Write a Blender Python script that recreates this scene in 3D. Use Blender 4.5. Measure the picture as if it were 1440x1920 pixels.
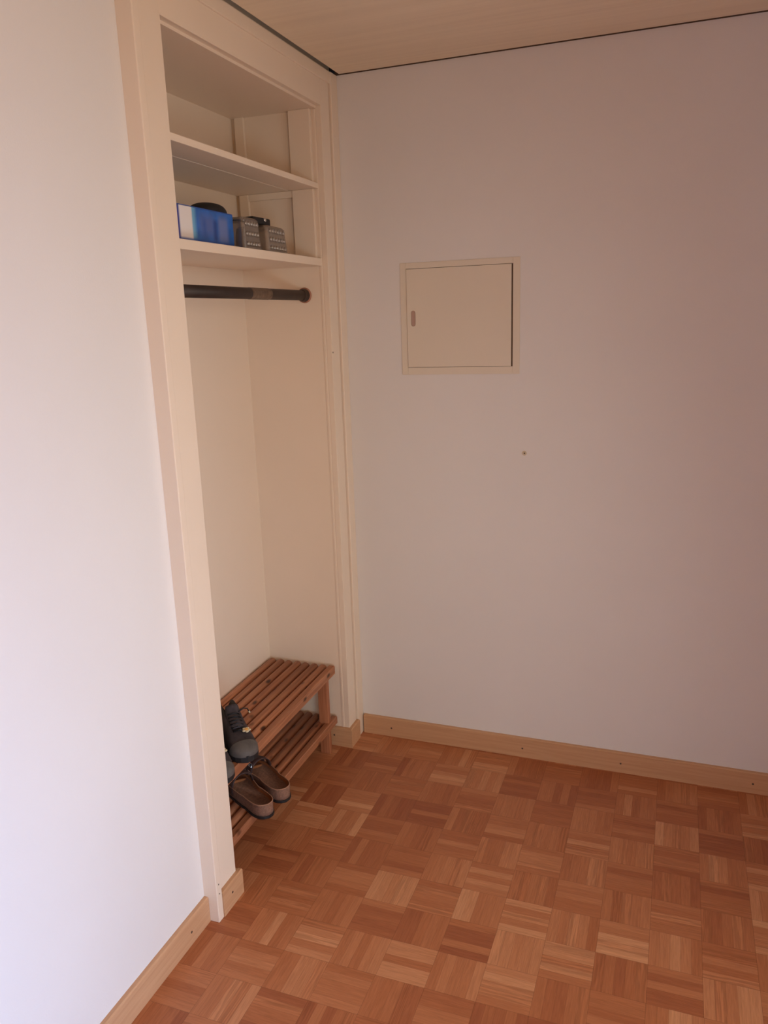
import bpy, bmesh, math, random
from mathutils import Vector, Matrix, noise
random.seed(7)
for o in list(bpy.data.objects):
    bpy.data.objects.remove(o)
S = bpy.context.scene
COL = S.collection
PI = math.pi

# ------------------------------------------------------------------ camera
F_PX = 1482.54
PITCH, YAW, ROLL = -0.2390053, 0.3594252, -0.0332390
cam_data = bpy.data.cameras.new('camera')
cam = bpy.data.objects.new('camera', cam_data)
COL.objects.link(cam)
cam_data.sensor_fit = 'VERTICAL'
cam_data.sensor_height = 24.0
cam_data.lens = 24.0 * F_PX / 1920.0
cam_data.clip_start = 0.02
_cy, _sy, _cp, _sp, _cr, _sr = math.cos(YAW), math.sin(YAW), math.cos(PITCH), math.sin(PITCH), math.cos(ROLL), math.sin(ROLL)
_f = Vector((-_sy * _cp, _cy * _cp, _sp))
_r = Vector((_cy, _sy, 0))
_u = _r.cross(_f)
_r2 = _r * _cr + _u * _sr
_u2 = -_r * _sr + _u * _cr
M = Matrix((( _r2.x, _u2.x, -_f.x, 1.13540071), (_r2.y, _u2.y, -_f.y, -2.72752585), (_r2.z, _u2.z, -_f.z, 1.64309110), (0, 0, 0, 1)))
cam.matrix_world = M
S.camera = cam

# ------------------------------------------------------------------ world, light, exposure
S.view_settings.view_transform = 'Standard'
S.view_settings.look = 'None'
S.view_settings.gamma = 1.0
S.view_settings.use_curve_mapping = False
S.view_settings.exposure = 0.0
w = bpy.data.worlds.new('world')
S.world = w
w.use_nodes = True
w.node_tree.nodes['Background'].inputs[0].default_value = (0.55, 0.68, 0.9, 1)
w.node_tree.nodes['Background'].inputs[1].default_value = 0.15


def area(name, loc, target, sx, sy, watts, color, spread=180):
    d = bpy.data.lights.new(name, 'AREA')
    d.shape = 'RECTANGLE'
    d.size, d.size_y = sx, sy
    d.energy = watts
    d.color = color
    d.spread = math.radians(spread)
    o = bpy.data.objects.new(name, d)
    COL.objects.link(o)
    o.location = loc
    o.rotation_euler = (Vector(target) - Vector(loc)).to_track_quat('-Z', 'Y').to_euler()
    return o


# added warm-white fill at an invented opening in the right wall, out of frame
XR = 2.15
W1Y0, W1Y1 = -1.60, -0.80
W2Y0, W2Y1 = -3.85, -2.38
area('right_fill', (XR - .03, -1.2, 1.1), (0, -1.2, .7), .8, 1.95, 7.1, (1.0, 0.945, 0.82), 100)
# unseen fills added near the camera: one warm, two blue-tinted and set low
area('warm_fill', (XR - .03, -2.8, 1.1), (0, -2.8, .7), .8, 1.95, 21.6, (1.0, 0.53, 0.17))
area('cool_low_fill', (XR - .03, -2.8, .5), (0, -2.8, .4), .8, .8, 15.0, (0.10, 0.36, 1.0), 100)
area('cool_rear_fill', (XR - .03, -3.4, .6), (0, -2.6, .2), .8, .9, 16.0, (0.55, 0.86, 1.0), 120)


# ------------------------------------------------------------------ materials
def new_mat(name):
    m = bpy.data.materials.new(name)
    m.use_nodes = True
    nt = m.node_tree
    b = nt.nodes['Principled BSDF']
    return m, nt, b


def N(nt, t, **kw):
    n = nt.nodes.new(t)
    for k, v in kw.items():
        setattr(n, k, v)
    return n


def L(nt, a, b):
    nt.links.new(a, b)


def mth(nt, op, a, b=None, c=None):
    n = nt.nodes.new('ShaderNodeMath')
    n.operation = op
    for i, v in enumerate((a, b, c)):
        if v is None:
            continue
        if isinstance(v, (int, float)):
            n.inputs[i].default_value = v
        else:
            nt.links.new(v, n.inputs[i])
    return n.outputs[0]


def mixc(nt, fac, a, b, mode='MIX'):
    n = nt.nodes.new('ShaderNodeMix')
    n.data_type = 'RGBA'
    n.blend_type = mode
    for i, v in ((0, fac), (6, a), (7, b)):
        if isinstance(v, (int, float)):
            n.inputs[i].default_value = v
        elif isinstance(v, tuple):
            n.inputs[i].default_value = (*v, 1) if len(v) == 3 else v
        else:
            nt.links.new(v, n.inputs[i])
    return n.outputs[2]


def ramp(nt, fac, stops):
    n = nt.nodes.new('ShaderNodeValToRGB')
    e = n.color_ramp.elements
    while len(e) < len(stops):
        e.new(0.5)
    for k, (p, c) in enumerate(stops):
        e[k].position = p
        e[k].color = (*c, 1)
    nt.links.new(fac, n.inputs[0])
    return n.outputs[0]


def plain(name, col, rough=0.6, metal=0.0, var=0.06, vscale=30.0, bump=0.0, bscale=200.0, spec=0.5):
    """paint, plastic, metal or cloth with a faint procedural mottling"""
    m, nt, b = new_mat(name)
    tc = N(nt, 'ShaderNodeTexCoord')
    nz = N(nt, 'ShaderNodeTexNoise')
    nz.inputs['Scale'].default_value = vscale
    nz.inputs['Detail'].default_value = 3
    L(nt, tc.outputs['Object'], nz.inputs['Vector'])
    lo = tuple(c * (1 - var) for c in col)
    hi = tuple(min(1, c * (1 + var)) for c in col)
    c = ramp(nt, nz.outputs[0], [(0.3, lo), (0.7, hi)])
    L(nt, c, b.inputs['Base Color'])
    b.inputs['Roughness'].default_value = rough
    b.inputs['Metallic'].default_value = metal
    b.inputs['Specular IOR Level'].default_value = spec
    if bump > 0:
        n2 = N(nt, 'ShaderNodeTexNoise')
        n2.inputs['Scale'].default_value = bscale
        n2.inputs['Detail'].default_value = 4
        L(nt, tc.outputs['Object'], n2.inputs['Vector'])
        bp = N(nt, 'ShaderNodeBump')
        bp.inputs['Strength'].default_value = bump
        bp.inputs['Distance'].default_value = 0.002
        L(nt, n2.outputs[0], bp.inputs['Height'])
        L(nt, bp.outputs[0], b.inputs['Normal'])
    return m


def wood(name, dark, light, axis='x', rough=0.5, along=3.0, across=60.0, knots=False, dist=1.5, jitter=False, spec=0.35):
    """straight grained wood; the grain runs along one local axis"""
    m, nt, b = new_mat(name)
    tc = N(nt, 'ShaderNodeTexCoord')
    mp = N(nt, 'ShaderNodeMapping')
    mp.inputs['Scale'].default_value = {'x': (along, across, across), 'y': (across, along, across), 'z': (across, across, along)}[axis]
    L(nt, tc.outputs['Object'], mp.inputs[0])
    vec = mp.outputs[0]
    if jitter:
        oi = N(nt, 'ShaderNodeObjectInfo')
        ad = N(nt, 'ShaderNodeVectorMath', operation='ADD')
        cb = N(nt, 'ShaderNodeCombineXYZ')
        for k in range(3):
            L(nt, mth(nt, 'MULTIPLY', oi.outputs['Random'], 37.0 + 11 * k), cb.inputs[k])
        L(nt, vec, ad.inputs[0])
        L(nt, cb.outputs[0], ad.inputs[1])
        vec = ad.outputs[0]
    nz = N(nt, 'ShaderNodeTexNoise')
    nz.inputs['Scale'].default_value = 1.0
    nz.inputs['Detail'].default_value = 5
    nz.inputs['Distortion'].default_value = dist
    L(nt, vec, nz.inputs['Vector'])
    c = ramp(nt, nz.outputs[0], [(0.32, dark), (0.68, light)])
    if knots:
        m2 = N(nt, 'ShaderNodeMapping')
        m2.inputs['Scale'].default_value = {'x': (14, 30, 30), 'y': (30, 14, 30), 'z': (30, 30, 14)}[axis]
        if jitter:
            a2 = N(nt, 'ShaderNodeVectorMath', operation='MULTIPLY_ADD')
            L(nt, cb.outputs[0], a2.inputs[0]); a2.inputs[1].default_value = (.11, .13, .17); L(nt, tc.outputs['Object'], a2.inputs[2])
            L(nt, a2.outputs[0], m2.inputs[0])
        else:
            L(nt, tc.outputs['Object'], m2.inputs[0])
        vo = N(nt, 'ShaderNodeTexVoronoi')
        vo.inputs['Scale'].default_value = 0.75
        L(nt, m2.outputs[0], vo.inputs['Vector'])
        k = ramp(nt, vo.outputs['Distance'], [(0.10, (1, 1, 1)), (0.22, (0, 0, 0))])
        c = mixc(nt, k, c, tuple(x * 0.22 for x in dark))
    if jitter:
        hv = N(nt, 'ShaderNodeHueSaturation')
        L(nt, mth(nt, 'ADD', mth(nt, 'MULTIPLY', oi.outputs['Random'], 0.35), 0.82), hv.inputs['Value'])
        L(nt, c, hv.inputs['Color'])
        c = hv.outputs[0]
    L(nt, c, b.inputs['Base Color'])
    b.inputs['Roughness'].default_value = rough
    b.inputs['Specular IOR Level'].default_value = spec
    return m


def parquet():
    m, nt, b = new_mat('mosaic_parquet')
    tc = N(nt, 'ShaderNodeTexCoord')
    sp = N(nt, 'ShaderNodeSeparateXYZ')
    L(nt, tc.outputs['Object'], sp.inputs[0])
    u = mth(nt, 'DIVIDE', mth(nt, 'SUBTRACT', sp.outputs[0], 0.348 - 0.1317 * 20), 0.1317)
    v = mth(nt, 'DIVIDE', mth(nt, 'SUBTRACT', -0.40 + 0.1262 * 20, sp.outputs[1]), 0.1262)
    i, j = mth(nt, 'FLOOR', u), mth(nt, 'FLOOR', v)
    fu, fv = mth(nt, 'FRACT', u), mth(nt, 'FRACT', v)
    par = mth(nt, 'MODULO', mth(nt, 'ADD', i, j), 2.0)          # 0: strips run along x
    inv = mth(nt, 'SUBTRACT', 1.0, par)
    across = mth(nt, 'ADD', mth(nt, 'MULTIPLY', fv, inv), mth(nt, 'MULTIPLY', fu, par))
    along = mth(nt, 'ADD', mth(nt, 'MULTIPLY', fu, inv), mth(nt, 'MULTIPLY', fv, par))
    a5 = mth(nt, 'MULTIPLY', across, 5.0)
    k = mth(nt, 'FLOOR', a5)
    fk = mth(nt, 'FRACT', a5)
    cb = N(nt, 'ShaderNodeCombineXYZ')
    L(nt, i, cb.inputs[0]); L(nt, j, cb.inputs[1]); L(nt, mth(nt, 'ADD', k, 0.5), cb.inputs[2])
    wn = N(nt, 'ShaderNodeTexWhiteNoise', noise_dimensions='3D')
    L(nt, cb.outputs[0], wn.inputs['Vector'])
    cb2 = N(nt, 'ShaderNodeCombineXYZ')
    L(nt, i, cb2.inputs[0]); L(nt, j, cb2.inputs[1])
    wb = N(nt, 'ShaderNodeTexWhiteNoise', noise_dimensions='2D')
    L(nt, cb2.outputs[0], wb.inputs['Vector'])
    # grain runs along each strip
    gv = N(nt, 'ShaderNodeCombineXYZ')
    L(nt, mth(nt, 'ADD', mth(nt, 'MULTIPLY', along, 0.9), mth(nt, 'MULTIPLY', wn.outputs['Value'], 50.0)), gv.inputs[0])
    L(nt, mth(nt, 'MULTIPLY', across, 14.0), gv.inputs[1])
    L(nt, mth(nt, 'MULTIPLY', wn.outputs['Value'], 91.0), gv.inputs[2])
    nz = N(nt, 'ShaderNodeTexNoise')
    nz.inputs['Scale'].default_value = 1.6
    nz.inputs['Detail'].default_value = 6
    nz.inputs['Distortion'].default_value = 1.1
    L(nt, gv.outputs[0], nz.inputs['Vector'])
    gv2 = N(nt, 'ShaderNodeCombineXYZ')
    L(nt, mth(nt, 'ADD', mth(nt, 'MULTIPLY', along, 2.5), mth(nt, 'MULTIPLY', wn.outputs['Value'], 17.0)), gv2.inputs[0])
    L(nt, mth(nt, 'MULTIPLY', across, 90.0), gv2.inputs[1])
    nf = N(nt, 'ShaderNodeTexNoise')
    nf.inputs['Scale'].default_value = 1.5
    nf.inputs['Detail'].default_value = 3
    L(nt, gv2.outputs[0], nf.inputs['Vector'])
    mixv = mth(nt, 'ADD', mth(nt, 'MULTIPLY', wn.outputs['Value'], 0.52), mth(nt, 'MULTIPLY', wb.outputs['Value'], 0.48))
    c = ramp(nt, mixv, [(0.0, PQ[0]), (0.35, PQ[1]), (0.7, PQ[2]), (1.0, PQ[3])])
    # rare cathedral figure in a few strips
    wv = N(nt, 'ShaderNodeTexWave')
    wv.wave_type = 'RINGS'
    wv.inputs['Scale'].default_value = 1.1
    wv.inputs['Distortion'].default_value = 6.0
    wv.inputs['Detail'].default_value = 2
    L(nt, gv.outputs[0], wv.inputs['Vector'])
    rare = mth(nt, 'MULTIPLY', mth(nt, 'GREATER_THAN', mth(nt, 'FRACT', mth(nt, 'MULTIPLY', wn.outputs['Value'], 13.7)), 0.82), 0.30)
    c = mixc(nt, rare, c, ramp(nt, wv.outputs[0], [(0.2, (0.55, 0.5, 0.45)), (0.8, (1.25, 1.25, 1.25))]), 'MULTIPLY')
    g = ramp(nt, nz.outputs[0], [(0.3, (0.80, 0.76, 0.72)), (0.7, (1.12, 1.13, 1.14))])
    c = mixc(nt, 0.75, c, g, 'MULTIPLY')
    g2 = ramp(nt, nf.outputs[0], [(0.3, (0.88, 0.86, 0.84)), (0.7, (1.06, 1.06, 1.06))])
    c = mixc(nt, 0.8, c, g2, 'MULTIPLY')
    # seams
    e1 = mth(nt, 'MINIMUM', fk, mth(nt, 'SUBTRACT', 1.0, fk))
    e2 = mth(nt, 'MULTIPLY', mth(nt, 'MINIMUM', along, mth(nt, 'SUBTRACT', 1.0, along)), 5.0)
    s1 = mth(nt, 'MULTIPLY', mth(nt, 'LESS_THAN', e1, 0.018), 0.25)
    s2 = mth(nt, 'MULTIPLY', mth(nt, 'LESS_THAN', e2, 0.022), 0.55)
    sm = mth(nt, 'MAXIMUM', s1, s2)
    c = mixc(nt, sm, c, (0.05, 0.018, 0.008))
    L(nt, c, b.inputs['Base Color'])
    b.inputs['Roughness'].default_value = 0.42
    b.inputs['Specular IOR Level'].default_value = 0.35
    rr = mth(nt, 'ADD', mth(nt, 'MULTIPLY', nz.outputs[0], 0.16), 0.36)
    L(nt, rr, b.inputs['Roughness'])
    bp = N(nt, 'ShaderNodeBump')
    bp.inputs['Strength'].default_value = 0.25
    bp.inputs['Distance'].default_value = 0.0008
    L(nt, mth(nt, 'SUBTRACT', 1.0, sm), bp.inputs['Height'])
    L(nt, bp.outputs[0], b.inputs['Normal'])
    return m


PQ = [(0.345, 0.105, 0.045), (0.45, 0.16, 0.066), (0.53, 0.215, 0.098), (0.67, 0.335, 0.175)]
MT = {}
MT['wall'] = plain('white_wall_paint', (0.80, 0.765, 0.755), 0.85, var=0.012, vscale=3, bump=0.12, bscale=260, spec=0.2)
MT['cream'] = plain('cream_gloss_paint', (0.86, 0.72, 0.595), 0.42, var=0.012, vscale=4, bump=0.04, bscale=90, spec=0.4)
MT['cab'] = plain('cream_cabinet_lacquer', (0.78, 0.69, 0.58), 0.5, var=0.01, vscale=6, spec=0.35)
MT['ceil'] = wood('pale_ceiling_veneer', (0.86, 0.73, 0.57), (0.92, 0.79, 0.62), 'x', 0.7, along=1.2, across=45, dist=0.6)
MT['gap'] = plain('painted_gap_shade', (0.11, 0.068, 0.045), 0.9)  # dark tone painted for the shade inside narrow gaps
MT['floor'] = parquet()
MT['base'] = wood('varnished_beech', (0.56, 0.31, 0.168), (0.63, 0.37, 0.21), 'x', 0.42, along=2.5, across=70)
MT['base_y'] = wood('varnished_beech_side', (0.56, 0.31, 0.168), (0.63, 0.37, 0.21), 'y', 0.42, along=2.5, across=70)
MT['pine'] = wood('oiled_pine', (0.33, 0.118, 0.055), (0.52, 0.225, 0.115), 'y', 0.45, along=2.2, across=55, knots=True, jitter=True)
MT['pine_x'] = wood('oiled_pine_crosswise', (0.33, 0.118, 0.055), (0.50, 0.205, 0.105), 'x', 0.45, along=2.2, across=55, jitter=True)
MT['pine_z'] = wood('oiled_pine_upright', (0.33, 0.118, 0.055), (0.50, 0.205, 0.105), 'z', 0.45, along=2.2, across=55, jitter=True)
MT['screw'] = plain('dull_screw_steel', (0.10, 0.065, 0.045), 0.5, metal=0.3)
MT['rod'] = plain('dark_bronze_metal', (0.040, 0.025, 0.020), 0.55, metal=0.2, var=0.35, vscale=9)
MT['rod_worn'] = plain('worn_bronze_metal', (0.16, 0.105, 0.07), 0.5, metal=0.3, var=0.3, vscale=60)
MT['socket'] = plain('brown_wood_socket', (0.42, 0.19, 0.12), 0.5)
MT['black'] = plain('matte_black', (0.010, 0.010, 0.012), 0.6, var=0.2)
MT['char'] = plain('charcoal_suede', (0.045, 0.034, 0.038), 0.85, var=0.35, vscale=45, bump=0.4, bscale=500)
MT['grey'] = plain('worn_grey_rubber', (0.105, 0.090, 0.082), 0.7, var=0.2, vscale=40)
MT['cork'] = plain('cork_side', (0.23, 0.12, 0.08), 0.8, var=0.25, vscale=160, bump=0.4, bscale=400)
MT['foot'] = plain('brown_suede_footbed', (0.31, 0.115, 0.042), 0.85, var=0.18, vscale=25, bump=0.3, bscale=500)
MT['rim'] = plain('pale_suede_rim', (0.42, 0.22, 0.14), 0.8)
MT['strap'] = plain('dark_brown_leather', (0.055, 0.028, 0.026), 0.5, var=0.2)
MT['steel'] = plain('bright_steel', (0.75, 0.75, 0.75), 0.25, metal=1.0)
MT['brass'] = plain('brass_hook', (0.85, 0.45, 0.12), 0.4, metal=0.2)
MT['lace'] = plain('cream_lace_tip', (0.7, 0.6, 0.4), 0.6)


def seg_material(name, size, rects, base):
    """printed surface: rectangles in local x / z metres, soft edge, on a base colour"""
    m, nt, b = new_mat(name)
    tc = N(nt, 'ShaderNodeTexCoord')
    sp = N(nt, 'ShaderNodeSeparateXYZ')
    L(nt, tc.outputs['Object'], sp.inputs[0])
    nz = N(nt, 'ShaderNodeTexNoise')
    nz.inputs['Scale'].default_value = 28
    L(nt, tc.outputs['Object'], nz.inputs['Vector'])
    c = ramp(nt, nz.outputs[0], [(0.3, tuple(x * 0.8 for x in base)), (0.7, tuple(x * 1.2 for x in base))])
    for (y0, y1, z0, z1, col, s) in rects:
        def edge(val, lo, hi):
            n = N(nt, 'ShaderNodeMapRange')
            n.inputs[1].default_value = lo; n.inputs[2].default_value = hi
            L(nt, val, n.inputs[0])
            return n.outputs[0]
        f = mth(nt, 'MULTIPLY', edge(sp.outputs[1], y0 - s, y0 + s), mth(nt, 'SUBTRACT', 1.0, edge(sp.outputs[1], y1 - s, y1 + s)))
        f = mth(nt, 'MULTIPLY', f, mth(nt, 'MULTIPLY', edge(sp.outputs[2], z0 - s, z0 + s), mth(nt, 'SUBTRACT', 1.0, edge(sp.outputs[2], z1 - s, z1 + s))))
        c = mixc(nt, f, c, col)
    L(nt, c, b.inputs['Base Color'])
    b.inputs['Roughness'].default_value = 0.4
    return m


def clear_mat(name, tint, gloss):
    m, nt, b = new_mat(name)
    nt.nodes.remove(b)
    out = nt.nodes['Material Output']
    tr = N(nt, 'ShaderNodeBsdfTransparent'); tr.inputs[0].default_value = (*tint, 1)
    gl = N(nt, 'ShaderNodeBsdfGlossy'); gl.inputs[0].default_value = (0.95, 0.93, 0.9, 1); gl.inputs[1].default_value = 0.12
    df = N(nt, 'ShaderNodeBsdfDiffuse'); df.inputs[0].default_value = (0.55, 0.5, 0.46, 1)
    nz = N(nt, 'ShaderNodeTexNoise'); nz.inputs['Scale'].default_value = 70
    bp = N(nt, 'ShaderNodeBump'); bp.inputs['Strength'].default_value = 0.3; bp.inputs['Distance'].default_value = 0.002
    L(nt, nz.outputs[0], bp.inputs['Height']); L(nt, bp.outputs[0], gl.inputs['Normal'])
    lw = N(nt, 'ShaderNodeLayerWeight'); lw.inputs[0].default_value = 0.35
    m1 = N(nt, 'ShaderNodeMixShader'); m2 = N(nt, 'ShaderNodeMixShader')
    L(nt, mth(nt, 'ADD', mth(nt, 'MULTIPLY', lw.outputs['Fresnel'], 0.7), gloss), m1.inputs[0])
    L(nt, tr.outputs[0], m1.inputs[1]); L(nt, gl.outputs[0], m1.inputs[2])
    m2.inputs[0].default_value = 0.07
    L(nt, m1.outputs[0], m2.inputs[1]); L(nt, df.outputs[0], m2.inputs[2])
    L(nt, m2.outputs[0], out.inputs[0])
    return m


MT['studs'] = clear_mat('clear_plastic_studs', (0.90, 0.88, 0.86), 0.30)
MT['clear'] = clear_mat('clear_plastic', (0.88, 0.86, 0.84), 0.06)


def glass_mat():
    m, nt, b = new_mat('window_glass')
    b.inputs['Base Color'].default_value = (0.95, 0.98, 1, 1)
    b.inputs['Roughness'].default_value = 0.02
    b.inputs['Transmission Weight'].default_value = 1.0
    b.inputs['IOR'].default_value = 1.45
    return m


MT['glass'] = glass_mat()


# ------------------------------------------------------------------ mesh helpers
def link(name, bm, mat, parent=None, smooth=False, loc=None, bevel=0.0, bseg=2, sub=0):
    me = bpy.data.meshes.new(name)
    bmesh.ops.recalc_face_normals(bm, faces=bm.faces)
    bm.to_mesh(me)
    bm.free()
    for mm in (mat if isinstance(mat, list) else [mat]):
        me.materials.append(MT[mm])
    if smooth:
        for p in me.polygons:
            p.use_smooth = True
    o = bpy.data.objects.new(name, me)
    COL.objects.link(o)
    if parent:
        o.parent = parent
    if loc:
        o.location = loc
    if bevel:
        md = o.modifiers.new('bevel', 'BEVEL')
        md.width = bevel
        md.segments = bseg
        md.limit_method = 'ANGLE'
        md.angle_limit = math.radians(40)
    if sub:
        md = o.modifiers.new('smooth', 'SUBSURF')
        md.levels = md.render_levels = sub
    return o


def box(bm, x0, x1, y0, y1, z0, z1, rot=None, at=None, mi=0):
    vs = [bm.verts.new((x, y, z)) for x in (x0, x1) for y in (y0, y1) for z in (z0, z1)]
    fs = [(0, 1, 3, 2), (4, 6, 7, 5), (0, 4, 5, 1), (2, 3, 7, 6), (0, 2, 6, 4), (1, 5, 7, 3)]
    for f in fs:
        fc = bm.faces.new([vs[k] for k in f])
        fc.material_index = mi
    if rot is not None:
        for q in vs:
            q.co = rot @ q.co
    if at is not None:
        for q in vs:
            q.co += Vector(at)
    return vs


def prism(bm, pts, axis, a0, a1):
    """extrude a closed 2-D outline along an axis. axis y: pts are (x, z); axis x: pts are (y, z); axis z: pts are (x, y)"""
    def mk(p, a):
        return {'y': (p[0], a, p[1]), 'x': (a, p[0], p[1]), 'z': (p[0], p[1], a)}[axis]
    A = [bm.verts.new(mk(p, a0)) for p in pts]
    B = [bm.verts.new(mk(p, a1)) for p in pts]
    n = len(pts)
    bm.faces.new(A)
    bm.faces.new(list(reversed(B)))
    for k in range(n):
        bm.faces.new((A[k], A[(k + 1) % n], B[(k + 1) % n], B[k]))


def lathe(bm, prof, n=32, axis='y', centre=(0, 0, 0)):
    """revolve (radius, position) pairs about an axis"""
    rings = []
    c = Vector(centre)
    for r, p in prof:
        ring = []
        for k in range(n):
            a = 2 * PI * k / n
            q = {'y': (r * math.cos(a), p, r * math.sin(a)), 'z': (r * math.cos(a), r * math.sin(a), p), 'x': (p, r * math.cos(a), r * math.sin(a))}[axis]
            ring.append(bm.verts.new(c + Vector(q)))
        rings.append(ring)
    for a, b in zip(rings, rings[1:]):
        for k in range(n):
            bm.faces.new((a[k], a[(k + 1) % n], b[(k + 1) % n], b[k]))
    bm.faces.new(rings[0])
    bm.faces.new(list(reversed(rings[-1])))


def tube(bm, pts, r, n=10, closed=False):
    pts = [Vector(p) for p in pts]
    rings = []
    m = len(pts)
    for k, p in enumerate(pts):
        a = pts[(k - 1) % m] if (closed or k > 0) else p
        b = pts[(k + 1) % m] if (closed or k < m - 1) else p
        t = (b - a).normalized()
        s = t.cross(Vector((0, 0, 1)))
        if s.length < 1e-4:
            s = t.cross(Vector((1, 0, 0)))
        s.normalize()
        q = s.cross(t)
        rr = r[k] if isinstance(r, (list, tuple)) else r
        rings.append([bm.verts.new(p + (s * math.cos(2 * PI * i / n) + q * math.sin(2 * PI * i / n)) * rr) for i in range(n)])
    rg = list(zip(rings, rings[1:]))
    if closed:
        rg.append((rings[-1], rings[0]))
    for a, b in rg:
        for i in range(n):
            bm.faces.new((a[i], a[(i + 1) % n], b[(i + 1) % n], b[i]))
    if not closed:
        bm.faces.new(rings[0])
        bm.faces.new(list(reversed(rings[-1])))


def struct(name, bm, mat, bevel=0.0, parent=None):
    o = link(name, bm, mat, parent, bevel=bevel)
    if parent is None:
        o['kind'] = 'structure'
    return o


def tag(o, label, cat, group=None):
    o['label'] = label
    o['category'] = cat
    if group:
        o['group'] = group
    return o


def thing(name, label, cat, loc=(0, 0, 0), rz=0.0, group=None):
    o = bpy.data.objects.new(name, None)
    o.empty_display_size = 0.05
    COL.objects.link(o)
    o.location = loc
    o.rotation_euler = (0, 0, rz)
    return tag(o, label, cat, group)


def copy_tree(root, parent=None):
    c = root.copy()
    COL.objects.link(c)
    c.parent = parent
    for ch in [q for q in bpy.data.objects if q.parent == root]:
        copy_tree(ch, c)
    return c


# ------------------------------------------------------------------ setting
H = 2.45
XW = -0.047       # face of the left wall
XF = -0.016       # face of the inner closet frame
XC = -0.004       # face of the outer closet casing
YL, YR = -1.005, -0.129   # opening of the closet
XB = -0.35        # back of the closet
ZO = 2.328        # top of the opening
YB = -4.4         # wall behind the camera

b = bmesh.new(); box(b, XB - 0.1, XR + .12, YB - .1, 0.1, -0.08, 0.0); struct('floor', b, 'floor')
b = bmesh.new(); box(b, 0.003, XR, YB, -0.007, H + .002, H + 0.03); struct('ceiling', b, 'ceil')
b = bmesh.new(); box(b, -0.46, XR + .12, YB - .1, 0.1, H + 0.034, H + 0.12); box(b, XF, XR + .12, 0.0, 0.1, H + .0002, H + .034); o = struct('ceiling_cavity', b, 'gap')  # dark backing, painted so the joint at the ceiling edge looks shaded
o.name = 'gap_shade_backing'
b = bmesh.new(); box(b, -0.46, XR + .12, 0.0, 0.1, 0, H); struct('wall_back', b, 'wall')
b = bmesh.new(); box(b, -0.46, XW, YB, -1.125, 0, H + .034); struct('wall_left', b, 'wall')
b = bmesh.new()
box(b, -0.46, XB, -1.125, 0.0, 0, H + .034)
struct('wall_closet_back', b, 'cream')
b = bmesh.new(); box(b, XB, XF - .02, YR, 0.0, 0, H + .034); struct('wall_closet_side', b, 'cream')
b = bmesh.new(); box(b, XB, XF - .02, -1.115, YL, 0, H + .034); struct('wall_closet_left', b, 'cream')
b = bmesh.new(); box(b, XB, XF - .018, YL, YR, ZO - 0.004, H + .034); struct('ceiling_closet', b, 'cream')
# inner frame of the closet: two stiles and the header
b = bmesh.new()
box(b, XF - .02, XF, -1.10, YL, 0, H)
box(b, XF - .02, XF, YR, -0.06, 0, H)
box(b, XF - .02, XF, YL, YR, ZO + .004, H)
t1 = struct('trim_1', b, 'cream', bevel=0.0012)
b = bmesh.new(); lathe(b, [(0.003, -.001), (0.003, 0.0006), (.0015, .0003)], 10, 'x', (XF, -0.122, 1.535)); link('screw_hole', b, 'screw', t1)
# outer casing of the closet: square strips standing proud of the frame
b = bmesh.new()
box(b, XW - .03, XC, -1.125, -1.10, 0, H)
box(b, XF - .02, XC - .004, -0.055, 0.0, 0, H)
box(b, XF - .02, XC - .006, -1.10, -0.055, 2.412, H)
t2 = struct('trim_2', b, 'cream', bevel=0.0025)
for (y, z) in ((-1.1132, .118), (-1.1132, .088)):
    b = bmesh.new(); lathe(b, [(0.0022, 0), (0.0022, 0.0012)], 10, 'x', (XC - .0006, y, z)); link('nail_head', b, 'screw', t2)
# narrow bead around the opening, just behind the frame
b = bmesh.new()
box(b, XF - .030, XF - .0215, YR - .002, YR + .01, 0.079, ZO - .005)
box(b, XF - .030, XF - .0215, YL - .01, YL + .002, 0.079, ZO - .005)
struct('trim_3', b, 'cream', bevel=0.001)

# right wall with two glazed openings invented for the fills; wall behind the camera
WZ0, WZ1 = 0.06, 2.14
b = bmesh.new()
for (a, c) in ((W1Y1, 0), (W2Y1, W1Y0), (YB, W2Y0)):
    box(b, XR, XR + .12, a, c, 0, H + .034)
for (a, c) in ((W1Y0, W1Y1), (W2Y0, W2Y1)):
    box(b, XR, XR + .12, a, c, WZ1, H + .034)
    box(b, XR, XR + .12, a, c, 0, WZ0)
struct('wall_right', b, 'wall')
b = bmesh.new()
box(b, -0.46, XR + .12, YB - .1, YB, 0, H + .034)
struct('wall_front', b, 'wall')
for k, (a, c) in enumerate(((W1Y0, W1Y1), (W2Y0, W2Y1))):
    b = bmesh.new()
    box(b, XR + .05, XR + .10, a, a + .06, WZ0, WZ1)
    box(b, XR + .05, XR + .10, c - .06, c, WZ0, WZ1)
    box(b, XR + .05, XR + .10, a + .06, c - .06, WZ0, WZ0 + .07)
    box(b, XR + .05, XR + .10, a + .06, c - .06, WZ1 - .07, WZ1)
    wf = struct('window_%d' % (k + 1), b, 'wall')
    b = bmesh.new(); box(b, XR + .07, XR + .08, a + .06, c - .06, WZ0 + .07, WZ1 - .07); link('pane', b, 'glass', wf)

# baseboards, with their screw heads
HB, TB = 0.079, 0.014


def board_profile(w0, w1, z1):
    """board section: (offset, z) with a small rounded top edge"""
    return [(w0, 0), (w1, 0), (w1, z1 - .003), (w1 + (w0 - w1) * .25, z1), (w0, z1)]


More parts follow.
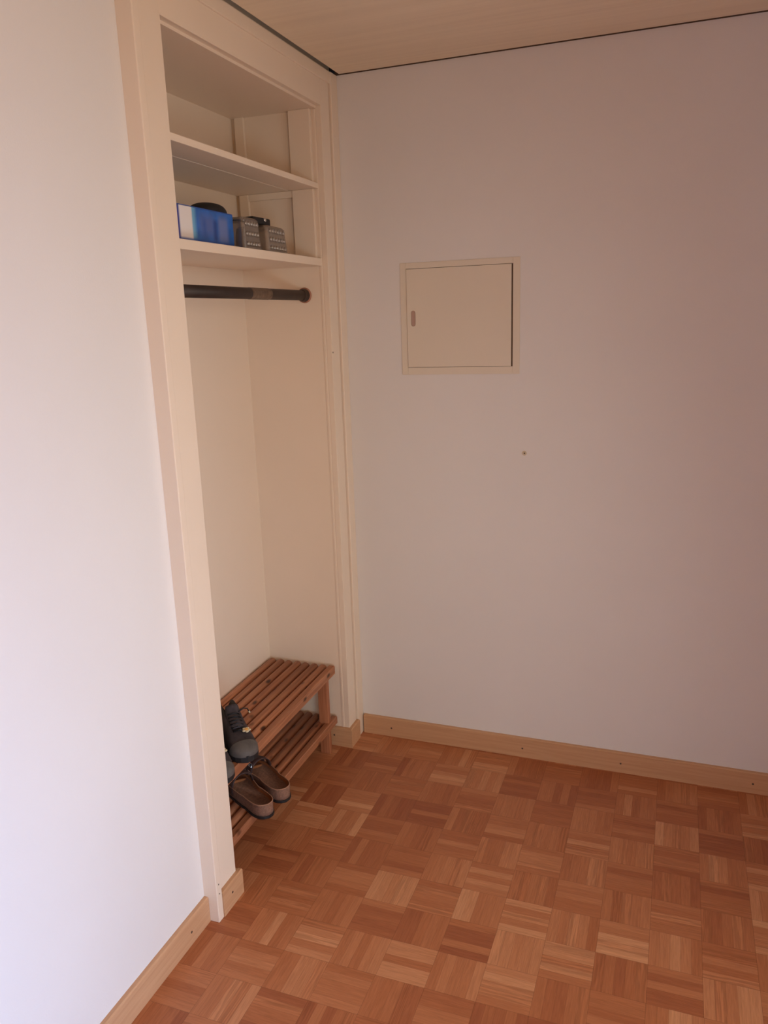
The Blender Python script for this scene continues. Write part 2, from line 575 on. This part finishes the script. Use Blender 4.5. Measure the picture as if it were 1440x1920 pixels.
b = bmesh.new(); prism(b, board_profile(0, -TB, HB), 'x', XC + .001, XR); bb = struct('baseboard_back', b, 'base')
for x in (0.117, 0.647, 1.007, 1.448):
    b = bmesh.new(); lathe(b, [(0.0036, -TB + .001), (0.0036, -TB - .0006), (0.002, -TB - .0002)], 12, 'y', (x, 0, 0.037)); link('screw', b, 'screw', bb)
b = bmesh.new(); prism(b, board_profile(XW, XW + TB, HB), 'y', YB, -1.1255); bb = struct('baseboard_left', b, 'base_y')
for y in (-1.215, -1.75):
    b = bmesh.new(); lathe(b, [(0.0036, -.001), (0.0036, .0006), (0.002, .0002)], 12, 'x', (XW + TB, y, 0.038)); link('screw', b, 'screw', bb)
b = bmesh.new()
prism(b, board_profile(XF, XF + TB, HB), 'y', -1.0995, YL + TB)
prism(b, board_profile(YL, YL + TB, HB), 'x', XB, XF)
bb = struct('baseboard_closet_left', b, 'base_y')
b = bmesh.new(); lathe(b, [(0.0036, -.001), (0.0036, .0006), (0.002, .0002)], 12, 'x', (XF + TB, -1.051, 0.045)); link('screw', b, 'screw', bb)
b = bmesh.new()
prism(b, board_profile(XF, XF + TB, HB), 'y', YR - TB, -0.0555)
prism(b, board_profile(YR, YR - TB, HB), 'x', XB, XF)
bb = struct('baseboard_closet_right', b, 'base')
b = bmesh.new(); lathe(b, [(0.0036, .001), (0.0036, -.0006), (0.002, -.0002)], 12, 'y', (-0.078, YR - TB, 0.045)); link('screw', b, 'screw', bb)
b = bmesh.new(); prism(b, board_profile(XR, XR - TB, HB), 'y', W2Y1, 0); struct('baseboard_right', b, 'base_y')

# ------------------------------------------------------------------ closet fittings
SX = -0.037
Z1T, Z1B = 2.095, 2.077
Z2T, Z2B = 1.853, 1.828


def closet_shelf(zt, zb, label, split):
    t = thing('closet_shelf', label, 'shelf', (-0.19, -0.567, zb), 0, 'painted shelves of the closet')
    y0, y1 = YL + .001 + .567, YR - .001 + .567
    b = bmesh.new()
    if split:
        box(b, SX + .19 - .105, SX + .19, y0, y1, 0, zt - zb)
        link('front_board', b, 'cream', t, bevel=0.0018)
        b = bmesh.new()
        box(b, XB + .191, SX + .19 - .1075, y0, y1, 0.0, zt - zb)
        link('rear_board', b, 'cream', t, bevel=0.0018)
    else:
        box(b, XB + .191, SX + .19, y0, y1, 0, zt - zb)
        link('board', b, 'cream', t, bevel=0.0018)
    return t


closet_shelf(Z1T, Z1B, 'upper cream painted closet shelf, empty, just below the closet top', True)
closet_shelf(Z2T, Z2B, 'lower cream painted closet shelf carrying the blue box', False)

# upright boards on the right side wall that carry the shelves
for (za, zb, lab) in ((Z2T, Z1B, 'cream shelf support frame on side wall above the lower shelf'), (Z1T, ZO - .0038, 'cream shelf support boards on side wall above the upper shelf')):
    t = thing('shelf_support', lab, 'shelf support', (-0.19, YR, za), 0, 'shelf supports of the closet')
    h = zb - za - .0003
    b = bmesh.new(); box(b, -0.130 + .19, -0.052 + .19, -.016, -.0005, .0005, h); link('front_upright', b, 'cream', t, bevel=0.0015)
    b = bmesh.new(); box(b, -0.335 + .19, -0.300 + .19, -.014, -.0005, .0005, h); link('rear_upright', b, 'cream', t, bevel=0.0015)
    if zb == Z1B:
        b = bmesh.new(); box(b, -0.300 + .19, -0.130 + .19, -.012, -.0005, h - .022, h); link('cleat', b, 'cream', t, bevel=0.0015)

# clothes rail
t = thing('clothes_rail', 'dark metal clothes rail across the closet under the shelves', 'clothes rail', (-0.11, YR, 1.733))
b = bmesh.new(); lathe(b, [(0.0172, YL - YR + .002), (0.0172, -0.012)], 32, 'y'); link('rail', b, 'rod', t, smooth=False)
for p in t.children:
    for q in p.data.polygons:
        q.use_smooth = len(q.vertices) == 4
b = bmesh.new(); lathe(b, [(0.0176, -.395), (0.0179, -.39), (0.0179, -.275), (0.0176, -.27)], 32, 'y'); o = link('worn_patch', b, 'rod_worn', t); o['label'] = 'scuffed brown stretch of the rail'
b = bmesh.new(); lathe(b, [(0.0178, -.030), (0.0195, -.028), (0.0225, -.010), (0.0225, -.006)], 32, 'y'); link('end_cap', b, 'rod', t)
b = bmesh.new(); lathe(b, [(0.0235, -.0065), (0.0262, -.004), (0.0262, -.0005)], 32, 'y'); o = link('socket', b, 'socket', t); o['label'] = 'reddish brown round socket on the side wall'

# ------------------------------------------------------------------ things on the lower closet shelf
BX0, BX1, BY0, BY1, BH = -0.24, -0.095, -0.905, -0.610, 0.094
t = thing('cardboard_box', 'glossy blue cardboard box with white panel on the lower closet shelf', 'box', (BX1, BY0, Z2T + .0005))
WBOX = BY1 - BY0
MT['boxprint'] = seg_material('blue_box_print', 1, [
    (0.004, 0.030, -1, 1, (0.03, 0.04, 0.30), .004),
    (0.030, 0.100, 0.014, 1, (0.16, 0.42, 0.68), .008),
    (0.026, 0.084, 0.012, 0.2, (0.86, 0.80, 0.80), .0035),
    (0.215, 0.262, 0.016, 0.080, (0.14, 0.20, 0.47), .008),
    (0.120, 0.190, 0.030, 0.078, (0.08, 0.14, 0.42), .012),
    (0.135, 0.150, 0.022, 0.070, (0.03, 0.10, 0.40), .008),
    (0.188, 0.204, 0.016, 0.070, (0.01, 0.06, 0.30), .006),
    (0.0, 0.30, -.01, 0.013, (0.005, 0.06, 0.33), .004),
], (0.02, 0.13, 0.50))
b = bmesh.new(); box(b, BX0 - BX1, 0, 0, WBOX, 0, BH); link('carton', b, 'boxprint', t, bevel=0.002)
MT['boxlid'] = plain('blue_box_lid', (0.03, 0.10, 0.42), 0.4)
b = bmesh.new(); box(b, BX0 - BX1 + .001, -.001, .001, WBOX - .001, BH + .0002, BH + .0018)
link('lid_flap', b, 'boxlid', t)

# black cap lying on the box
b = bmesh.new()
nS, nT = 28, 10
rings = []
for k in range(nT + 1):
    f = k / nT
    rr = math.cos(f * PI / 2) ** 0.75
    zz = 0.030 * math.sin(f * PI / 2) ** 0.9
    rings.append([b.verts.new((0.050 * rr * math.cos(2 * PI * i / nS), 0.072 * rr * math.sin(2 * PI * i / nS) * (1 if math.sin(2 * PI * i / nS) < 0 else .9), zz)) for i in range(nS)] if k < nT else [b.verts.new((0, 0, 0.0305))])
for k in range(nT - 1):
    for i in range(nS):
        b.faces.new((rings[k][i], rings[k][(i + 1) % nS], rings[k + 1][(i + 1) % nS], rings[k + 1][i]))
for i in range(nS):
    b.faces.new((rings[nT - 1][i], rings[nT - 1][(i + 1) % nS], rings[nT][0]))
b.faces.new(rings[0])
o = link('black_cap', b, 'black', None, smooth=True, loc=(-0.150, -0.652, Z2T + BH + .0025))
tag(o, 'rounded black cap lying on top of the blue box', 'cap')


def clear_tray(loc, w, h, d, label, rz):
    """upturned clear plastic tray: tapered walls with rows of embossed studs and a flared rim"""
    t = thing('plastic_tray', label, 'tray', loc, rz, 'clear plastic trays on the lower closet shelf')
    b = bmesh.new()
    n = 8
    def ring(sx, sy, z, r):
        out = []
        for cx, cy, a0 in ((1, 1, 0), (-1, 1, 90), (-1, -1, 180), (1, -1, 270)):
            for k in range(n):
                a = math.radians(a0 + 90 * k / (n - 1))
                out.append(b.verts.new((cx * (sx - r) + r * math.cos(a), cy * (sy - r) + r * math.sin(a), z)))
        return out
    R = [ring(d / 2, w / 2, 0.0, .012), ring(d / 2, w / 2, .004, .012), ring(d / 2 - .005, w / 2 - .005, .005, .012), ring(d / 2 - .010, w / 2 - .012, h - .006, .012), ring(d / 2 - .016, w / 2 - .018, h, .012)]
    R += [ring(d / 2 - .017, w / 2 - .019, h - .0018, .012), ring(d / 2 - .0118, w / 2 - .0138, h - .0075, .0105), ring(d / 2 - .0068, w / 2 - .0068, .004, .0105), ring(d / 2 - .0055, w / 2 - .0055, 0.0, .0105)]
    for a, c in zip(R, R[1:]):
        m = len(a)
        for i in range(m):
            b.faces.new((a[i], a[(i + 1) % m], c[(i + 1) % m], c[i]))
    m = len(R[0])
    for i in range(m):
        b.faces.new((R[-1][i], R[-1][(i + 1) % m], R[0][(i + 1) % m], R[0][i]))
    b.faces.new(R[4]); b.faces.new(list(reversed(R[5])))
    link('shell', b, 'clear', t, smooth=False)
    nr, nc = 3, max(3, int(round(w / .026)))
    for side in (1, -1):
        b = bmesh.new()
        for r in range(nr):
            for c in range(nc):
                f = (r + .6) / (nr + .1)
                yy = (c + .5 - nc / 2) * (w - .04) / nc
                xx = side * (d / 2 - .005 - .006 * f)
                mt = Matrix.Translation((xx, yy, f * (h - .004))) @ Matrix.Diagonal((.0045, .0075, .0075, 1))
                bmesh.ops.create_icosphere(b, subdivisions=2, radius=1, matrix=mt)
        link('embossed_studs', b, 'studs', t, smooth=True)
    return t


clear_tray((-0.135, -0.548, Z2T + .0005), 0.118, 0.092, 0.15, 'clear studded plastic tray standing right beside the blue box', 0)
clear_tray((-0.120, -0.403, Z2T + .0005), 0.155, 0.080, 0.13, 'clear studded plastic tray farthest from the blue box, wider one', 0.05)

# black plug with its cord lying on the trays
t = thing('power_plug', 'small black power plug with a thin cord lying on the clear trays', 'plug', (-0.105, -0.455, Z2T + .0810), -0.06)
b = bmesh.new(); box(b, -.019, .019, -.045, .055, 0, .023); link('plug_body', b, 'black', t, bevel=0.006, bseg=4)
b = bmesh.new(); lathe(b, [(0.006, 0), (0.006, .0035), (.004, .0045)], 16, 'x', (.0175, .020, .0165)); link('silver_contact', b, 'steel', t, smooth=True)
b = bmesh.new(); tube(b, [(0, -.044, .010), (.004, -.062, .007), (.006, -.082, .0045), (.002, -.100, .0065), (-.012, -.110, .0065), (-.03, -.115, .004)], .0022, 8)
link('cord', b, 'black', t, smooth=True)

# ------------------------------------------------------------------ meter cabinet in the back wall
t = thing('meter_cabinet', 'cream square fuse box door set flush in the white back wall', 'fuse box', (0.409, 0, 1.447))
CX = 0.409
b = bmesh.new()
x0, x1, z0, z1 = 0.200 - CX, 0.622 - CX, 0.0, 0.383
ix0, ix1, iz0, iz1 = 0.2225 - CX, 0.598 - CX, 0.0255, 0.363
box(b, x0, ix0, -.0025, -.0002, z0, z1); box(b, ix1, x1, -.0025, -.0002, z0, z1)
box(b, ix0, ix1, -.0025, -.0002, z0, iz0); box(b, ix0, ix1, -.0025, -.0002, iz1, z1)
link('frame', b, 'cab', t, bevel=0.0008)
# door with a recessed finger pull
b = bmesh.new()
dx0, dx1, dz0, dz1 = ix0 + .0015, ix1 - .0048, iz0 + .0012, iz1 - .0014
hx0, hx1, hz0, hz1 = 0.238 - CX, 0.2545 - CX, 0.168, 0.222
cpts = []
hr = (hx1 - hx0) / 2
cxm = (hx0 + hx1) / 2
for k in range(17):
    a = PI * k / 16
    cpts.append((cxm + hr * math.cos(a), hz1 - hr + hr * math.sin(a)))
for k in range(17):
    a = PI + PI * k / 16
    cpts.append((cxm + hr * math.cos(a), hz0 + hr + hr * math.sin(a)))
def radial(p):
    """outer rectangle point for a slot point"""
    return p
yf = -.0055
inner_front = [b.verts.new((p[0], yf, p[1])) for p in cpts]
inner_back = [b.verts.new((p[0], yf + .0038, p[1])) for p in cpts]
corners = [(dx1, dz1), (dx0, dz1), (dx0, dz0), (dx1, dz0)]
oc = [b.verts.new((p[0], yf, p[1])) for p in corners]
ocb = [b.verts.new((p[0], -.0012, p[1])) for p in corners]
n = len(cpts)
# front face: four fans between the corners and the slot
for k in range(n):
    a, c = inner_front[k], inner_front[(k + 1) % n]
    q = 0 if k < 8 else 1 if k < 17 else 2 if k < 25 else 3
    if k < 8: q = 0
    elif k < 16: q = 1
    elif k < 25: q = 2
    else: q = 3
    if k == 16:
        q = 1
        b.faces.new((a, c, oc[2], oc[1]))
        continue
    if k == 33:
        b.faces.new((a, c, oc[0], oc[3]))
        continue
    b.faces.new((a, c, oc[q]))
b.faces.new((inner_front[8], oc[0], oc[1]))
b.faces.new((inner_front[25], oc[2], oc[3]))
for k in range(n):
    b.faces.new((inner_front[k], inner_front[(k + 1) % n], inner_back[(k + 1) % n], inner_back[k]))
b.faces.new(inner_back)
for k in range(4):
    b.faces.new((oc[k], oc[(k + 1) % 4], ocb[(k + 1) % 4], ocb[k]))
b.faces.new(ocb)
link('door', b, 'cab', t)
MT['pull'] = plain('pinkish_pull', (0.50, 0.33, 0.27), 0.5)
b = bmesh.new(); prism(b, [(cxm + (p[0] - cxm) * .8, p[1]) for p in cpts], 'y', yf + .0018, yf + .0036)
o = link('finger_pull', b, 'pull', t); o['label'] = 'darker rounded finger pull'
b = bmesh.new(); box(b, ix0, ix1, -.0011, -.0003, iz0, iz1); o = link('gap_shade_plate', b, 'gap', t)  # dark plate painted as the shade in the gap around the door

# wall plug hole
t = thing('wall_plug', 'small screw hole with filler ring in the white wall below the fuse box', 'wall plug', (0.641, 0, 1.173))
MT['filler'] = plain('yellowed_filler', (0.62, 0.53, 0.40), 0.8)
b = bmesh.new(); lathe(b, [(0.0085, .001), (0.0085, -.0006), (0.004, -.0012), (.0022, -.0005)], 20, 'y'); link('filler_ring', b, 'filler', t)
b = bmesh.new(); lathe(b, [(0.0024, .001), (0.0024, -.0013)], 12, 'y'); link('hole', b, 'screw', t)

# ------------------------------------------------------------------ shoe rack
RX0, RX1, RY0, RY1 = -0.343, -0.060, -1.000, -0.146
t = thing('shoe_rack', 'slatted pine two-tier shoe rack standing on the closet floor', 'shoe rack', (0, 0, 0))


def slat(xc, wd, z0, z1, y0, y1, name='slat'):
    """half-round slat along y"""
    b = bmesh.new()
    pts = [(-wd / 2, 0), (wd / 2, 0)]
    hh = z1 - z0
    for k in range(9):
        a = PI * k / 8
        pts.append((wd / 2 * math.cos(a), hh * .45 + hh * .55 * math.sin(a)))
    prism(b, pts, 'y', -(y1 - y0) / 2, (y1 - y0) / 2)
    o = link(name, b, 'pine', t, loc=(xc, (y0 + y1) / 2, z0))
    for p in o.data.polygons:
        p.use_smooth = len(p.vertices) == 4 and abs(p.normal.z) > 0.05 and abs(p.normal.x) < .999
    return o


NS = 8
pitch = (RX1 - RX0 - 0.026) / (NS - 1)     # slats sit close together
random.seed(3)
for lev, (zt, zb) in enumerate(((0.345, 0.327), (0.131, 0.113))):
    for k in range(NS - 1):
        xc = RX0 + .013 + pitch * k
        slat(xc, 0.0300, zb, zt, RY0 + random.uniform(-.002, .002), RY1 + random.uniform(-.002, .002))
    b = bmesh.new()
    zr = zb - (.014 if lev == 0 else .010)
    prism(b, [(-.013, 0), (.013, 0), (.013, zt - zr - .003), (.010, zt - zr), (-.010, zt - zr), (-.013, zt - zr - .003)], 'y', RY0 - (RY0 + RY1) / 2, RY1 - (RY0 + RY1) / 2)
    link('front_rail', b, 'pine', t, loc=(RX1 - .013, (RY0 + RY1) / 2, zr))
    for y in (-0.235, -0.590, -0.925):
        b = bmesh.new(); box(b, RX0 + .004 - (-.2), RX1 - .0265 + .2, -.011, .011, 0, .016)
        link('crossbar', b, 'pine_x', t, loc=(-.2, y, zb - .0165))
for y in (-0.2, -0.952):
    for xa, xb in ((-0.108, -0.068), (-0.335, -0.295)):
        b = bmesh.new(); box(b, -(xb - xa) / 2, (xb - xa) / 2, -.010, .010, 0, 0.328 if xa < -.2 else .3125)
        link('leg', b, 'pine_z', t, loc=((xa + xb) / 2, y, 0), bevel=0.0015)

# ------------------------------------------------------------------ sandals
SL = 0.252
W_PTS = [(0, 0), (.02, .016), (.06, .0265), (.14, .0335), (.28, .0350), (.42, .0340), (.58, .0375), (.70, .0410), (.80, .0415), (.88, .0385), (.95, .031), (.985, .017), (1, 0)]


def hw(s):
    for (a, wa), (c, wc) in zip(W_PTS, W_PTS[1:]):
        if s <= c:
            f = (s - a) / (c - a)
            return wa + (wc - wa) * f
    return 0


def centre(s, side):
    return side * (0.006 * math.sin(PI * s) * (1 if s > .4 else .5) - 0.006 * max(0, (s - .55)))


def outline(scale, side, n=34):
    ss = [0.5 - 0.5 * math.cos(PI * k / n) for k in range(n + 1)]
    up = [(-SL * s, centre(s, side) + hw(s) * scale) for s in ss]
    dn = [(-SL * s, centre(s, side) - hw(s) * scale) for s in reversed(ss[1:-1])]
    pts = up + dn
    cx = -SL / 2
    return [(cx + (x - cx) * (1 + (scale - 1) * .35), y) for x, y in pts]


def heel_z(x):
    s = -x / SL
    return 0.049 - 0.006 * min(1, s / .35) + (0.004 * max(0, (s - .8)) / .2)


def layered(name, rings, mat, parent, smooth=True):
    b = bmesh.new()
    vs = [[b.verts.new(p) for p in r] for r in rings]
    m = len(vs[0])
    for a, c in zip(vs, vs[1:]):
        for i in range(m):
            b.faces.new((a[i], a[(i + 1) % m], c[(i + 1) % m], c[i]))
    b.faces.new(vs[0])
    b.faces.new(list(reversed(vs[-1])))
    return link(name, b, mat, parent, smooth=smooth)


def make_sandal(loc, rz, side, label):
    t = thing('sandal', label, 'sandal', loc, rz, 'pair of brown sandals on the shoe rack')
    o1 = outline(1.04, side); o0 = outline(1.02, side)
    o = layered('outsole', [[(x, y, 0) for x, y in o0], [(x, y, .003) for x, y in o1], [(x, y, .009) for x, y in o1], [(x, y, .0095) for x, y in o0]], 'black', t, False)
    a, c, d = outline(0.99, side), outline(1.0, side), outline(0.965, side)
    layered('midsole', [[(x, y, .0097) for x, y in a], [(x, y, .020) for x, y in outline(.97, side)], [(x, y, heel_z(x) - .004) for x, y in c], [(x, y, heel_z(x)) for x, y in outline(.99, side)], [(x, y, heel_z(x)) for x, y in outline(.95, side)], [(x, y, heel_z(x) - .012) for x, y in outline(.93, side)]], 'cork', t)
    b = bmesh.new()
    rim = outline(.972, side, 30)
    tube(b, [(x, y, heel_z(x) + .0004) for x, y in rim], .0017, 6, closed=True)
    link('rim', b, 'rim', t, smooth=True)
    # footbed: dished surface inside the rim
    rings = []
    for q, dz in ((.945, -.0012), (.92, -.008), (.84, -.014), (.6, -.017), (.3, -.018)):
        rings.append([(-SL / 2 + (x + SL / 2) * (q if q < .9 else 1), y * 1, 0) for x, y in outline(q, side)])
        rings[-1] = [(x, y, heel_z(x) + dz) for x, y, _ in rings[-1]]
    layered('footbed', [[(x, y, heel_z(x) - .022) for x, y in outline(.90, side)]] + rings, 'foot', t)
    # toe bar ridge on the footbed
    b = bmesh.new()
    tube(b, [(-SL * .80 + .004 * math.cos(f * PI) * -1, centre(.8, side) + (f - .5) * .055, heel_z(-SL * .8) - .009) for f in [k / 8 for k in range(9)]], [.002, .004, .005, .0052, .0052, .0052, .005, .004, .002], 10)
    link('toe_ridge', b, 'foot', t, smooth=True)
    # two straps arching over the foot, each with a buckle
    for s0, s1, hh in ((.63, .745, .040), (.80, .91, .030)):
        b = bmesh.new()
        nn = 20
        A = []
        for k in range(nn + 1):
            a = PI * k / nn
            row = []
            for s, lift in ((s0, 1.0), (s1, .9)):
                wv = hw((s0 + s1) / 2) * 1.0 if False else hw(s) * 1.03
                x = -SL * s
                base = .018
                y = centre(s, side) + wv * math.cos(a) * (1 if abs(math.cos(a)) < 1 else 1)
                z = base + (heel_z(x) - base + hh * lift) * math.sin(a) ** .55
                z2 = base + (heel_z(x) - base + hh * lift - .003) * math.sin(a) ** .55
                y2 = centre(s, side) + (wv - .003) * math.cos(a)
                row += [b.verts.new((x, y, z)), b.verts.new((x, y2, z2))]
            A.append(row)
        for p, q in zip(A, A[1:]):
            b.faces.new((p[0], p[2], q[2], q[0]))
            b.faces.new((p[1], q[1], q[3], p[3]))
            b.faces.new((p[0], q[0], q[1], p[1]))
            b.faces.new((p[2], p[3], q[3], q[2]))
        b.faces.new((A[0][0], A[0][1], A[0][3], A[0][2]))
        b.faces.new((A[-1][0], A[-1][2], A[-1][3], A[-1][1]))
        st = link('strap', b, 'strap', t, smooth=True)
        sm = (s0 + s1) / 2
        b = bmesh.new()
        yb = centre(sm, side) - side * (hw(sm) * .80)
        zz = heel_z(-SL * sm) + hh * .62
        tube(b, [(-SL * sm + dx, yb + side * dyy * .3, zz + dyy * .9) for dx, dyy in ((-.008, -.006), (.008, -.006), (.008, .006), (-.008, .006))], .0013, 8, closed=True)
        link('buckle', b, 'steel', st)
    return t


ZS = 0.1315
# heel tip position, heading of the heel = local +X
HEAD = math.atan2(-0.51, 0.86)
make_sandal((0.010, -0.722, ZS), HEAD, 1, 'brown sandal nearer the back wall, heel over the edge of the lower rack tier')
make_sandal((-0.002, -0.815, ZS), HEAD - .03, -1, 'brown sandal nearer the left jamb, beside its mate on the lower rack tier')

# ------------------------------------------------------------------ walking shoes
TL = 0.262


def make_shoe(loc, rz, side, label):
    t = thing('walking_shoe', label, 'shoe', loc, rz, 'pair of dark walking shoes on the shoe rack')
    # local: heel at x = 0, toe at x = TL
    st = [  # s, half width, height, ankle?
        (0.0, .018, .070, 1), (.03, .028, .092, 1), (.10, .034, .100, 1), (.20, .036, .098, 1), (.30, .037, .094, 1), (.38, .038, .090, 1),
        (.42, .039, .087, 0), (.50, .041, .078, 0), (.60, .044, .068, 0), (.70, .047, .060, 0), (.80, .047, .054, 0), (.88, .043, .048, 0), (.94, .035, .041, 0), (.985, .020, .032, 0)]
    st = [(a, c * .95, d, e) for a, c, d, e in st]
    b = bmesh.new()
    rows = []
    for s, w2, h, ank in st:
        x = TL * s
        if ank:
            half = [(w2 * .96, .018), (w2 * 1.0, .035), (w2 * .92, .060), (w2 * .78, h - .008), (w2 * .72, h), (w2 * .60, h - .001), (w2 * .54, h - .012), (w2 * .50, h - .045), (0, h - .050)]
        else:
            half = [(w2 * .96, .018), (w2 * 1.0, .028), (w2 * .97, .018 + (h - .018) * .45), (w2 * .86, .018 + (h - .018) * .72), (w2 * .72, .018 + (h - .018) * .86), (w2 * .55, .018 + (h - .018) * .94), (w2 * .38, h - .0012), (w2 * .2, h), (0, h)]
        row = [(x, y, z) for y, z in half] + [(x, -y, z) for y, z in reversed(half[:-1])]
        rows.append([b.verts.new(p) for p in row])
    for p, q in zip(rows, rows[1:]):
        for i in range(len(p) - 1):
            b.faces.new((p[i], p[i + 1], q[i + 1], q[i]))
    b.faces.new(rows[0]); b.faces.new(list(reversed(rows[-1])))
    for p, q in zip(rows, rows[1:]):
        b.faces.new((p[0], q[0], q[-1], p[-1]))
    o = link('upper', b, ['char', 'black'], t, smooth=True, sub=1)
    for p in o.data.polygons:
        if p.center.x < .10:
            p.material_index = 1
    # sole
    def sole_ring(sc, z):
        out = []
        for s, w2, h, ank in st:
            out.append((TL * s, w2 * sc, z))
        tip = (TL * 1.012, 0, z)
        back = (-.004, 0, z)
        return [back] + out + [tip] + [(x, -y, z) for x, y, zz in reversed(out)]
    layered('sole', [sole_ring(.98, 0), sole_ring(1.05, .004), sole_ring(1.05, .018), sole_ring(1.0, .022)], 'black', t, False)
    # grey rubber toe cap
    b = bmesh.new()
    rows = []
    for s, w2, h in ((.83, .0450, .0530), (.87, .0430, .0500), (.91, .0392, .0462), (.95, .0330, .0410), (.985, .0225, .0340), (1.004, .006, .026)):
        x = TL * s
        row = []
        for k in range(13):
            a = PI * k / 12
            row.append(b.verts.new((x + .004 * math.sin(a) * (1 if s < .9 else .2), w2 * 1.02 * math.cos(a), .018 + (h - .016) * math.sin(a) ** .7)))
        rows.append(row)
    for p, q in zip(rows, rows[1:]):
        for i in range(12):
            b.faces.new((p[i], p[i + 1], q[i + 1], q[i]))
    b.faces.new(list(reversed(rows[-1])))
    link('toe_cap', b, 'grey', t, smooth=True)
    # tongue sticking up out of the collar
    b = bmesh.new()
    rows = []
    for x, w2, z in ((.095, .019, .115), (.100, .022, .109), (.112, .023, .094), (.128, .022, .086), (.150, .020, .079), (.172, .018, .072)):
        rows.append([b.verts.new((x - .004 * (abs(k) / 3) ** 2, w2 * k / 3, z + .003 - .006 * (abs(k) / 3) ** 2)) for k in range(-3, 4)] + [b.verts.new((x - .004 * (abs(k) / 3) ** 2 - .004, w2 * k / 3, z - .003 - .006 * (abs(k) / 3) ** 2)) for k in range(3, -4, -1)])
    m = len(rows[0])
    for p, q in zip(rows, rows[1:]):
        for i in range(m):
            b.faces.new((p[i], p[(i + 1) % m], q[(i + 1) % m], q[i]))
    b.faces.new(rows[0]); b.faces.new(list(reversed(rows[-1])))
    link('tongue', b, 'char', t, smooth=True)
    # laces zigzag with hooks
    b = bmesh.new()
    pts = []
    for k in range(6):
        x = .112 + .013 * k
        z = .0965 - .0054 * k
        pts += [(x, -.019, z - .004), (x + .006, .0, z + .001), (x + .0065, .019, z - .0065)]
    tube(b, pts, .0021, 6)
    link('lace', b, 'black', t, smooth=True)
    b = bmesh.new(); tube(b, [(.110, side * .018, .094), (.100, side * .036, .098), (.094, side * .050, .090), (.090, side * .056, .078)], .0019, 6)
    lc = link('loose_lace_end', b, 'black', t, smooth=True)
    b = bmesh.new(); tube(b, [(.090, side * .056, .078), (.088, side * .059, .071)], .0028, 8); link('lace_tip', b, 'lace', lc)
    # orange and white flower patch beside the eyelets
    pc = bmesh.new()
    px, py, pz = .183, .021, .0655
    for k in range(5):
        a = 2 * PI * k / 5
        mt = Matrix.Translation((px + .0085 * math.cos(a), py + .0085 * math.sin(a), pz - .0012 * math.cos(a))) @ Matrix.Diagonal((.0062, .0062, .0030, 1))
        bmesh.ops.create_icosphere(pc, subdivisions=2, radius=1, matrix=mt)
    o = link('flower_patch', pc, 'lace', t, smooth=True); o['label'] = 'pale and orange flower patch'
    pc = bmesh.new()
    bmesh.ops.create_icosphere(pc, subdivisions=2, radius=1, matrix=Matrix.Translation((px, py, pz + .0008)) @ Matrix.Diagonal((.0075, .0075, .0040, 1)))
    link('flower_centre', pc, 'brass', o, smooth=True)
    return t


ZT = 0.346
SH = math.atan2(-0.72, 0.69)
make_shoe((-0.222, -0.673, ZT), SH + .025, 1, 'charcoal walking shoe fully in view on the top rack tier, toe toward the room')
make_shoe((-0.225, -0.800, ZT), SH, -1, 'charcoal walking shoe half hidden behind the left closet jamb')
